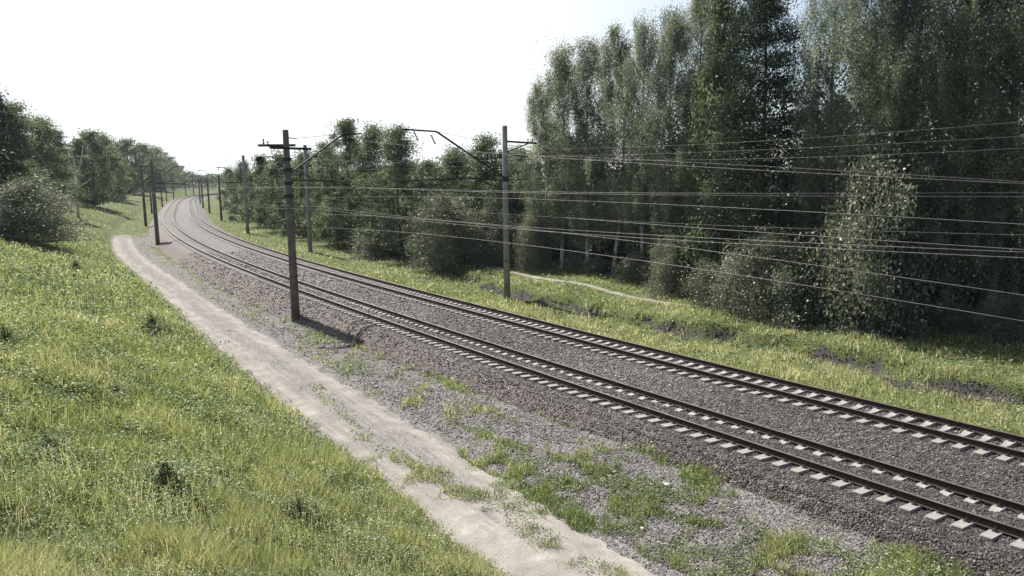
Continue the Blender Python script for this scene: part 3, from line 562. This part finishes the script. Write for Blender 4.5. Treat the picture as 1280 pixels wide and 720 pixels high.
# ------------------------------------------------------------------ trees and bushes
def tree_mesh(kind, H, wd, leaves, lsz, seed, trunkmat, leafmat, base=.12, spread=1.0):
    """returns trunk mesh, crown mesh; tree of height H, crown width wd"""
    rg = np.random.default_rng(seed); rd = random.Random(seed); m = MB()
    n = 9; P = [(0, 0, -.3)]; x = y = 0
    bx, by = rg.normal(0, .25, 2)
    def axis(t): return np.array([bx*H/14*math.sin(t*2.6), by*H/14*math.sin(t*3.1), t*H])
    tr = max(.05, H*.0115)
    P = [axis(t)-[0, 0, .4*(t == 0)] for t in np.linspace(0, .96, n)]; m.tube(P, [tr*(1.25 if i == 0 else 1)*(1-.9*i/(n-1))+.012 for i in range(n)], 7)
    def prof(t):                       # crown half width at height fraction t
        if kind == 'birch': return max(.16, min(1, (1.02-t)*3.2)**.7*(.42+.58*math.sin(min(1, (t-base)/(1-base))*2.4+.2)))
        if kind == 'pine': return 1.0*(1-(t-base)/(1-base))**.75+.1
        if kind == 'bush': return math.sqrt(max(.03, 1-((t-.35)/.68)**2))
        return max(.12, math.sin(math.pi*min(1, max(.02, (t-base)/(1-base)))**.6)**.65)
    ncl = {'birch': 260 if H < 22 else 430, 'pine': 150, 'bush': 120}.get(kind, 150); cs = []; nf0 = len(m.f)
    # limbs leave the trunk, and leaf clumps sit along each limb, so that gaps stay open between limbs
    nb = {'birch': 44 if H < 22 else 74, 'pine': 46, 'bush': 26}.get(kind, 32); per = max(3, ncl//nb+2)
    for i in range(nb):
        t = base+(1-base)*((i+rg.random())/nb)**.92*.985; a = i*2.4+rg.normal(0, .45)
        reach = prof(t)*wd/2*rg.uniform(.55, 1.28)*(1+.28*math.sin(a+seed)); rise = {'birch': .55, 'pine': -.05, 'bush': .6}.get(kind, .5)
        st = axis(max(base*.5, t-.03-rise*reach/H*.9)); end = axis(t)+np.array([math.cos(a)*reach, math.sin(a)*reach, rg.normal(0, .1)*reach])
        if t > .93: end = axis(t)+np.array([math.cos(a)*reach*.5, math.sin(a)*reach*.5, 0])
        mid = (st+end)/2+[0, 0, .10*reach]; m.tube([st, mid, end], [tr*.30*(1-t*.8)+.01, tr*.18*(1-t*.8)+.008, .006], 4, False)
        for k in range(per):
            q = rg.uniform(.3, 1.04)**.8; c = (1-q)**2*st+2*q*(1-q)*mid+q*q*end
            c = c+rg.normal(0, 1, 3)*[.055*wd, .055*wd, .035*wd if kind != 'pine' else .015*wd]
            cs.append((c, t, reach))
    ex = m.v; V = np.concatenate(m.v); tm = bpy.data.meshes.new('trunk'); tm.from_pydata(V.tolist(), [], m.f); tm.materials.append(trunkmat); tm.materials.append(M['bark']); tm.update(); tm.shade_smooth(); tm.polygons.foreach_set('material_index', np.r_[np.zeros(nf0, np.int32), np.ones(len(m.f)-nf0, np.int32)])
    C0 = np.array([c for c, t, f in cs]); sel = rg.integers(0, len(cs), leaves); sc_ = wd*.075*spread
    g = np.clip(rg.normal(0, 1, (leaves, 3)), -1.6, 1.6); wcl = rg.lognormal(0, .4, len(cs))[sel][:, None]
    if kind == 'birch':
        off = g*np.array([.40, .40, .34])*wcl; dr = np.minimum(rg.exponential(.9, leaves), 2.2)*rg.uniform(.25, 1.5, len(cs))[sel]*H*.034; off[:, 2] -= dr; off[:, :2] *= (1-.55*np.minimum(dr/1.5, 1))[:, None]
    elif kind == 'pine': off = g*np.array([sc_*1.35, sc_*1.35, sc_*.5])*wcl
    elif kind == 'bush': off = g*np.array([sc_*1.1, sc_*1.1, sc_*1.2])*wcl
    else: off = g*np.array([sc_*1.0, sc_*1.0, sc_*.75])*wcl
    Pp = C0[sel]+off; Pp[:, 2] = np.maximum(Pp[:, 2], .05+.1*rg.random(leaves)) if kind == 'bush' else np.maximum(Pp[:, 2], H*base*.55)
    ctone = rg.normal(0, .22, len(cs))[sel]; tone = .48+ctone*1.15+rg.normal(0, .17, leaves)
    nr_ = rg.normal(0, 1, (leaves, 3)); nr_[:, 2] = nr_[:, 2]*.8+.35; nr_ /= np.linalg.norm(nr_, axis=1)[:, None]
    t_ = np.cross(nr_, rg.normal(0, 1, (leaves, 3))); t_ /= np.linalg.norm(t_, axis=1)[:, None]; b_ = np.cross(nr_, t_)
    sz = (lsz*rg.uniform(.6, 1.35, leaves))[:, None]; asp = .28 if kind == 'pine' else .62
    V = np.empty((leaves, 4, 3)); V[:, 0] = Pp-t_*sz; V[:, 1] = Pp-b_*sz*asp+nr_*sz*.2; V[:, 2] = Pp+t_*sz; V[:, 3] = Pp+b_*sz*asp+nr_*sz*.2
    cm = mesh_np('crown', V.reshape(-1, 3), [np.arange(leaves*4).reshape(-1, 4)], leafmat, {'tone': np.repeat(np.clip(tone, 0, 1), 4)})
    return tm, cm
PROTO = {
 'birch': [tree_mesh('birch', 20, 8.0, 60000, .064, 11+i, M['birchbark'], M['birch'], .19) for i in range(3)],
 'bigbirch': [tree_mesh('birch', 24, 10.5, 115000, .056, 21+i, M['birchbark'], M['birch'], .15) for i in range(3)],
 'aspen': [tree_mesh('aspen', 16, 7.0, 30000, .098, 31+i, M['bark'], M['aspen'], .08) for i in range(3)],
 'farleaf': [tree_mesh('aspen', 14, 8.0, 13000, .165, 41+i, M['bark'], M['aspen'], .03) for i in range(3)],
 'pine': [tree_mesh('pine', 20, 7.5, 52000, .10, 51, M['pinebark'], M['pine'], .22)],
 'farpine': [tree_mesh('pine', 18, 7, 7000, .25, 53, M['pinebark'], M['pine'], .22)],
 'willow': [tree_mesh('bush', 6, 6.5, 34000, .075, 61+i, M['bark'], M['willow'], .02) for i in range(2)],
 'shrub': [tree_mesh('bush', 3, 3.4, 7000, .06, 71+i, M['bark'], M['willow'], .02) for i in range(2)],
}
PH = {'birch': (20, 8.0), 'bigbirch': (24, 10.5), 'aspen': (16, 7), 'farleaf': (14, 8), 'pine': (20, 7.5), 'farpine': (18, 7), 'willow': (6, 6.5), 'shrub': (3, 3.4)}
KN = {'bigbirch': ('birch_tree', 'tree'), 'birch': ('birch_tree', 'tree'), 'aspen': ('aspen_tree', 'tree'), 'farleaf': ('leafy_tree', 'tree'), 'pine': ('pine_tree', 'tree'), 'farpine': ('pine_tree', 'tree'), 'willow': ('willow_bush', 'bush'), 'shrub': ('shrub', 'bush')}
tcount = 0
def plant(kind, px, by, ty, wpx, label, group):
    global tcount
    X, Y, Z = ground_hit(px, by); d = ray(px, ty); t = Y/d[1]; H = CAM_H+d[2]*t-Z; Wd = wpx/FOC*math.hypot(X, Y)
    tm, cm = PROTO[kind][tcount % len(PROTO[kind])]; tcount += 1; h0, w0 = PH[kind]
    e = link(KN[kind][0], None, None, (X, Y, Z), random.uniform(0, 6.28)); e.scale = (Wd/w0, Wd/w0, H/h0); tag(e, label, KN[kind][1], group)
    link('trunk', tm, e); link('crown', cm, e); return e
GR, GL, GF, GB = 'trees at the edge of the right wood', 'trees at the edge of the left wood', 'far trees along the right of the tracks', 'bushes before the right wood'
TREES = [
 ('bigbirch', 1290, 407, -170, 130, 'tall birch at the right edge of the photo, its top out of frame', GR),
 ('bigbirch', 1235, 403, -160, 120, 'tall dark green birch second from the right edge, behind the lowest wires', GR),
 ('bigbirch', 1180, 400, -150, 125, 'tall dark leafy tree third from the right edge', GR),
 ('bigbirch', 1135, 397, -140, 110, 'tall green birch right of the silvery drooping one', GR),
 ('bigbirch', 1078, 398, -110, 105, 'tall silvery birch whose drooping leaves hang down to the grass', GR),
 ('bigbirch', 1030, 387, -90, 80, 'slender birch just right of the dark pine', GR),
 ('pine', 948, 384, -14, 112, 'tall dark pine with sky showing at its right side', GR),
 ('aspen', 900, 366, -30, 70, 'tall leafy tree just left of the dark pine', GR),
 ('bigbirch', 868, 355, -30, 74, 'tall birch second to the left of the dark pine', GR),
 ('birch', 835, 354, 8, 54, 'tall birch whose top nears the upper edge of the photo, fourth left of the pine', GR),
 ('birch', 803, 349, 18, 46, 'slim birch with sky gaps at its left side', GR),
 ('birch', 766, 344, 28, 52, 'slim birch right of the round topped pair', GR),
 ('birch', 735, 340, 46, 56, 'birch with rounded top, right one of the leftmost tall pair', GR),
 ('birch', 702, 336, 52, 56, 'birch with rounded top, left one of the leftmost tall pair', GR),
 ('birch', 674, 333, 102, 42, 'lower outer birch at the left end of the tall wood, beside the grey pole', GR),
 ('aspen', 648, 326, 186, 56, 'low leafy tree right behind the grey pole', GR),
 ('aspen', 612, 322, 172, 60, 'leafy tree left of the grey pole with dead twigs on top', GR),
 ('aspen', 572, 320, 186, 62, 'round leafy tree below the long arm of the grey pole', GR),
 ('aspen', 540, 318, 200, 44, 'small leafy tree right of the sky gap', GR),
 ('aspen', 503, 317, 160, 58, 'broad tree just left of the sky gap, drooping to the right', GR),
 ('aspen', 472, 313, 158, 56, 'broad tree second left of the sky gap', GR),
 ('aspen', 440, 310, 148, 46, 'pointed tall tree behind the arm tip of the brown pole', GR),
 ('aspen', 412, 306, 180, 46, 'leafy tree right of the bare pole', GR),
 ('farleaf', 386, 296, 190, 46, 'leafy tree behind the bare pole and the brown pole', GF),
 ('farleaf', 358, 289, 192, 44, 'round far tree left of the brown pole', GF),
 ('farleaf', 331, 283, 195, 38, 'round far tree right behind the crossarm pole', GF),
 ('farleaf', 308, 276, 202, 28, 'far tree left of the crossarm pole', GF),
 ('farleaf', 290, 266, 210, 18, 'smallest far tree at the left end of the right wood', GF),
 ('willow', 556, 333, 248, 92, 'large silvery bush beside the sky gap tree, nearest to the tracks', GB),
 ('willow', 612, 332, 262, 60, 'silvery green bush left of the grey pole', GB),
 ('willow', 668, 338, 268, 44, 'upright grey green bush just right of the grey pole', GB),
 ('shrub', 720, 337, 312, 26, 'small pale shrub standing alone beyond the trail', GB),
 ('shrub', 796, 350, 316, 52, 'silvery shrub, leftmost of the row beyond the trail', GB),
 ('willow', 842, 368, 300, 60, 'silvery bush second in the row beyond the trail', GB),
 ('shrub', 885, 386, 330, 62, 'low silvery shrub left of the large silvery bush', GB),
 ('willow', 962, 402, 302, 104, 'large silvery bush in front of the dark pine', GB),
 ('shrub', 1018, 408, 362, 70, 'low dark green shrub right of the large silvery bush', GB),
 ('willow', 1085, 410, 205, 128, 'tall grey leafy bush at the foot of the drooping birch', GB),
 ('shrub', 1196, 416, 382, 34, 'thin spiky shrub in front of the dark right wood', GB),
 ('shrub', 1140, 412, 372, 50, 'low green shrub right of the tall grey leafy bush', GB),
 ('willow', 1262, 424, 372, 70, 'low dark shrub at the right edge of the photo below the lowest wire', GB),
 ('shrub', 1232, 420, 388, 60, 'low shrub between the thin spiky one and the right edge shrub', GB),
 ('shrub', 745, 342, 322, 36, 'small low shrub just right of the lone pale one', GB),
 ('shrub', 470, 322, 292, 56, 'low rounded shrub before the tall trees left of the sky gap', GB),
 ('shrub', 432, 311, 290, 40, 'low shrub at the verge right of the bare pole', GB),
 ('farpine', 6, 284, 110, 54, 'dark pine at the left edge of the photo, highest of the left wood', GL),
 ('aspen', 30, 280, 130, 58, 'large leafy tree beside the leftmost pine', GL),
 ('aspen', 60, 272, 148, 48, 'leafy tree left of the white forked birch', GL),
 ('farpine', 80, 262, 160, 30, 'dark pine top behind the white forked birch', GL),
 ('farleaf', 118, 258, 164, 42, 'leafy tree right of the white forked birch', GL),
 ('farleaf', 142, 250, 184, 32, 'low light green tree in the middle of the left wood', GL),
 ('farleaf', 138, 247, 168, 34, 'leafy tree rising behind the low light green one', GL),
 ('farleaf', 162, 243, 174, 34, 'leafy tree third from the right end of the left wood', GL),
 ('farleaf', 182, 239, 180, 32, 'leafy tree second from the right end of the left wood', GL),
 ('farleaf', 200, 236, 184, 28, 'rounded tree near the right end of the left wood', GL),
 ('farleaf', 214, 233.5, 196, 22, 'low tree at the right end of the left wood', GL),
 ('farleaf', 222, 231.5, 207, 16, 'smallest last tree at the right end of the left wood', GL),
 ('willow', 34, 303, 230, 92, 'large dark willow bush on the left slope above the road', 'bushes on the left slope'),
]
for T_ in TREES:
    T_ = list(T_); T_[4] *= {'birch': 1.6, 'bigbirch': 1.4, 'aspen': 1.3, 'farleaf': 1.2, 'pine': 1.1}.get(T_[0], 1); plant(*T_)
# the forked white birch before the left wood
X, Y, Z = ground_hit(98, 272); e = link('dead_birch', None, None, (X, Y, Z)); tag(e, 'slim white birch with a forked bare trunk standing before the left wood', 'tree')
m = MB(); k_ = (CAM_H+ray(97, 184)[2]*Y/ray(97, 184)[1]-Z)/9.0
q_ = lambda *P: [tuple(c*k_ for c in p_) for p_ in P]
m.tube(q_((0, 0, -.3), (.05, 0, 3), (.2, 0, 5.4)), [.26, .2, .17], 7); m.tube(q_((.2, 0, 5.2), (.15, 0, 7), (-.1, 0, 9)), [.15, .12, .06], 6); m.tube(q_((.18, 0, 5.0), (1.0, -.1, 7), (1.5, 0, 9.2)), [.15, .12, .06], 6)
m.tube(q_((.1, 0, 3.8), (1.4, .2, 4.5), (2.2, 0, 5.2)), [.06, .045, .02], 5); m.build('trunk', M['pale_bark'], e, True)
cr = link('crown', PROTO['farleaf'][1][1], e); cr.scale = (.34*k_, .34*k_, .15*k_); cr.location = (.5, 1.2, 8.0*k_)

# deeper rows of both woods and the distant wood: masses
def wood_mass(name, spots, leaves, lsz, label, mat, seed, tmat='bark'):
    rg = np.random.default_rng(seed); PP, TT, tr = [], [], MB()
    for X, Y, Z, H, wd in spots:
        nc = 26; a = rg.uniform(0, 6.28, nc); t = rg.uniform(.12, .97, nc); f = wd/2*np.sin(np.pi*t**.7)**.7*rg.uniform(.3, 1, nc)
        c = np.c_[X+np.cos(a)*f, Y+np.sin(a)*f, Z+t*H]; sel = rg.integers(0, nc, leaves)
        PP.append(c[sel]+rg.normal(0, 1, (leaves, 3))*[wd*.13, wd*.13, H*.045]); TT.append(.4+rg.normal(0, .12, nc)[sel]+rg.normal(0, .15, leaves))
        tr.tube([(X, Y, Z-.3), (X, Y, Z+H*.85)], [H*.011, .04], 5, False)
    V, F, T = leafquads(np.concatenate(PP), lsz*rg.uniform(.6, 1.4, len(PP)*leaves), np.concatenate(TT), .2)
    n0 = len(V); tv = np.concatenate(tr.v); me = mesh_np(name, np.r_[V, tv], [F, np.array(tr.f)+n0], mat, {'tone': np.r_[T, np.zeros(len(tv))]})
    me.materials.append(M[tmat]); mi = np.zeros(len(me.polygons), np.int32); mi[len(F):] = 1; me.polygons.foreach_set('material_index', mi)
    return tag(link(name, me), label, 'woodland', kind='stuff')
rg = np.random.default_rng(77); sp = []
for s_ in np.arange(-14, 62, 3.4):
    for u_ in (-27, -31.5, -36, -42, -49): 
        a = s_+rg.uniform(-1.7, 1.7); b = u_+rg.uniform(-1.8, 1.8); X, Y = su(a, b); X, Y = float(X), float(Y)
        px, _ = topix(X, Y, 0.); Hs = np.interp(px, [640, 680, 735, 760, 820, 850, 900, 960, 985, 1010, 1060, 1300], [8, 13, 13, 9, 9.5, 15, 18, 17, 11, 11.5, 19, 22])
        sp.append((X, Y, -.7, Hs*rg.uniform(.82, 1.0), 6))
for s_ in np.arange(-14, 60, 1.7):
    for u_ in (-23.5, -27.5, -33):
        X, Y = su(s_+rg.uniform(-1, 1), u_+rg.uniform(-1.5, 1.5)); sp.append((float(X), float(Y), -.7, rg.uniform(2.5, 5.5), 4.5))
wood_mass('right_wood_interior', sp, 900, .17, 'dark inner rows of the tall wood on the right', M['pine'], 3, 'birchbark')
sp = []
for s_ in np.arange(62, 420, 6.5):
    for u_ in (-25, -32, -41):
        X, Y = su(s_+rg.uniform(-3, 3), u_+rg.uniform(-2.5, 2.5)); sp.append((float(X), float(Y), -.6, rg.uniform(8.5, 11), 8))
wood_mass('right_wood_far_rows', sp, 700, .2, 'far rows of leafy trees lining the right of the tracks', M['aspen'], 4)
sp = []
for s_ in np.arange(66, 420, 6):
    for u_ in (26, 32, 39, 48):
        X, Y = su(s_+rg.uniform(-3, 3), u_+rg.uniform(-2.5, 2.5)); Hs = np.interp(s_, [60, 110, 160, 260, 400], [14.5, 14, 13.5, 15, 13]); sp.append((float(X), float(Y), float(height_xy(X, Y)[0]), Hs*rg.uniform(.85, 1.05), 8))
wood_mass('left_wood_interior', sp, 750, .2, 'dark inner rows of the wood on the left', M['aspen'], 5)
sp = []
for k in range(420):
    a = R(rg.uniform(-36, -8)); d_ = rg.uniform(560, 900); sp.append((d_*math.sin(a), d_*math.cos(a), 0, rg.uniform(9, 13.5), 16))
wood_mass('distant_wood', sp, 130, .9, 'far hazy wood closing the view beyond the bend', M['aspen'], 6)

# dark weed clumps on the left slope
WC = [(372, 652, 34, 44, 'dark weed clump low on the slope near the sandy end of the road'), (205, 615, 40, 62, 'large dark weed clump in the middle of the lower slope'), (190, 415, 22, 34, 'dark weed clump high on the slope before the road bend'),
      (8, 440, 30, 34, 'brownish weed clump at the left edge of the slope'), (145, 495, 14, 26, 'small dark weed clump at mid slope'), (95, 340, 14, 18, 'small dark weed clump near the crest of the slope'), (60, 575, 30, 44, 'dark weed clump at the lower left of the slope')]
cl_m = []
for sdv in (1, 2):
    rg = np.random.default_rng(90+sdv); n = 5200; a = rg.uniform(0, 6.28, n); rr2 = np.abs(rg.normal(0, .28, n)+rg.uniform(0, .55, n))*(1+.35*np.sin(a*3+sdv)+.2*np.sin(a*7)); zz = rg.uniform(.02, 1, n)**.9*np.clip(1-.6*rr2, .08, 1)*(.75+.25*np.sin(a*5+rr2*9))
    V, F, T = leafquads(np.c_[np.cos(a)*rr2, np.sin(a)*rr2, zz], .028*rg.uniform(.6, 1.5, n), .48+rg.normal(0, .24, n), .5); cl_m.append(mesh_np('foliage', V, [F], M['weed'], {'tone': T}))
stm = MB()
for k in range(16):
    a = k*2.4; stm.tube([(0.05*math.cos(a), .05*math.sin(a), -.05), (.45*math.cos(a)*((k % 4)+1)/4, .45*math.sin(a)*((k % 4)+1)/4, .8)], [.012, .005], 4)
so_ = stm.build('stems', M['bark']); stme = so_.data; bpy.data.objects.remove(so_)
for i, (px, py, hp, wp, lb) in enumerate(WC):
    X, Y, Z = ground_hit(px, py); dd = math.hypot(X, Y)/FOC; e = link('weed_clump', None, None, (X, Y, Z), i*1.3); e.scale = (wp*dd, wp*dd, hp*dd*1.1); tag(e, lb, 'weeds', 'weed clumps on the slope')
    link('foliage', cl_m[i % 2], e); link('stems', stme, e)
# a few pale stones on the gravel
for px, py, sz, lb in ((833, 650-20, .12, 'flat white stone on the gravel between road and near track'), (803, 668-2, .08, 'white stone beside the weeds at the road edge'), (900, 535+30, .08, 'small white stone near the sleepers ends')):
    X, Y = at(px, py); n = 1; o = stones('white_stone', np.array([X]), np.array([Y]), np.array([float(height_xy(X, Y)[0])+.03]), np.array([sz]), np.array([1.0]), M['gravel_stone']); tag(o, lb, 'stone', 'pale stones on the gravel')

# ------------------------------------------------------------------ air
m, tt, o_ = newmat('haze'); pv = N(tt, 'VolumePrincipled'); pv.inputs['Color'].default_value = (.80, .88, 1, 1); pv.inputs['Density'].default_value = .00008; pv.inputs['Anisotropy'].default_value = .2
tt.links.new(pv.outputs[0], o_.inputs['Volume'])
hv = [(x_, y_, z_) for x_ in (-2600, 2600) for y_ in (-2600, 3600) for z_ in (-3, 42)]
# faces stay clear of everything: the ground sheet ends inside
me = bpy.data.meshes.new('haze'); me.from_pydata(hv, [], [(0, 1, 3, 2), (4, 6, 7, 5), (0, 4, 5, 1), (2, 3, 7, 6), (0, 2, 6, 4), (1, 5, 7, 3)]); me.materials.append(m); me.update()
tag(link('haze', me), 'thin bluish summer haze over the far bend of the railway', 'haze', kind='stuff')
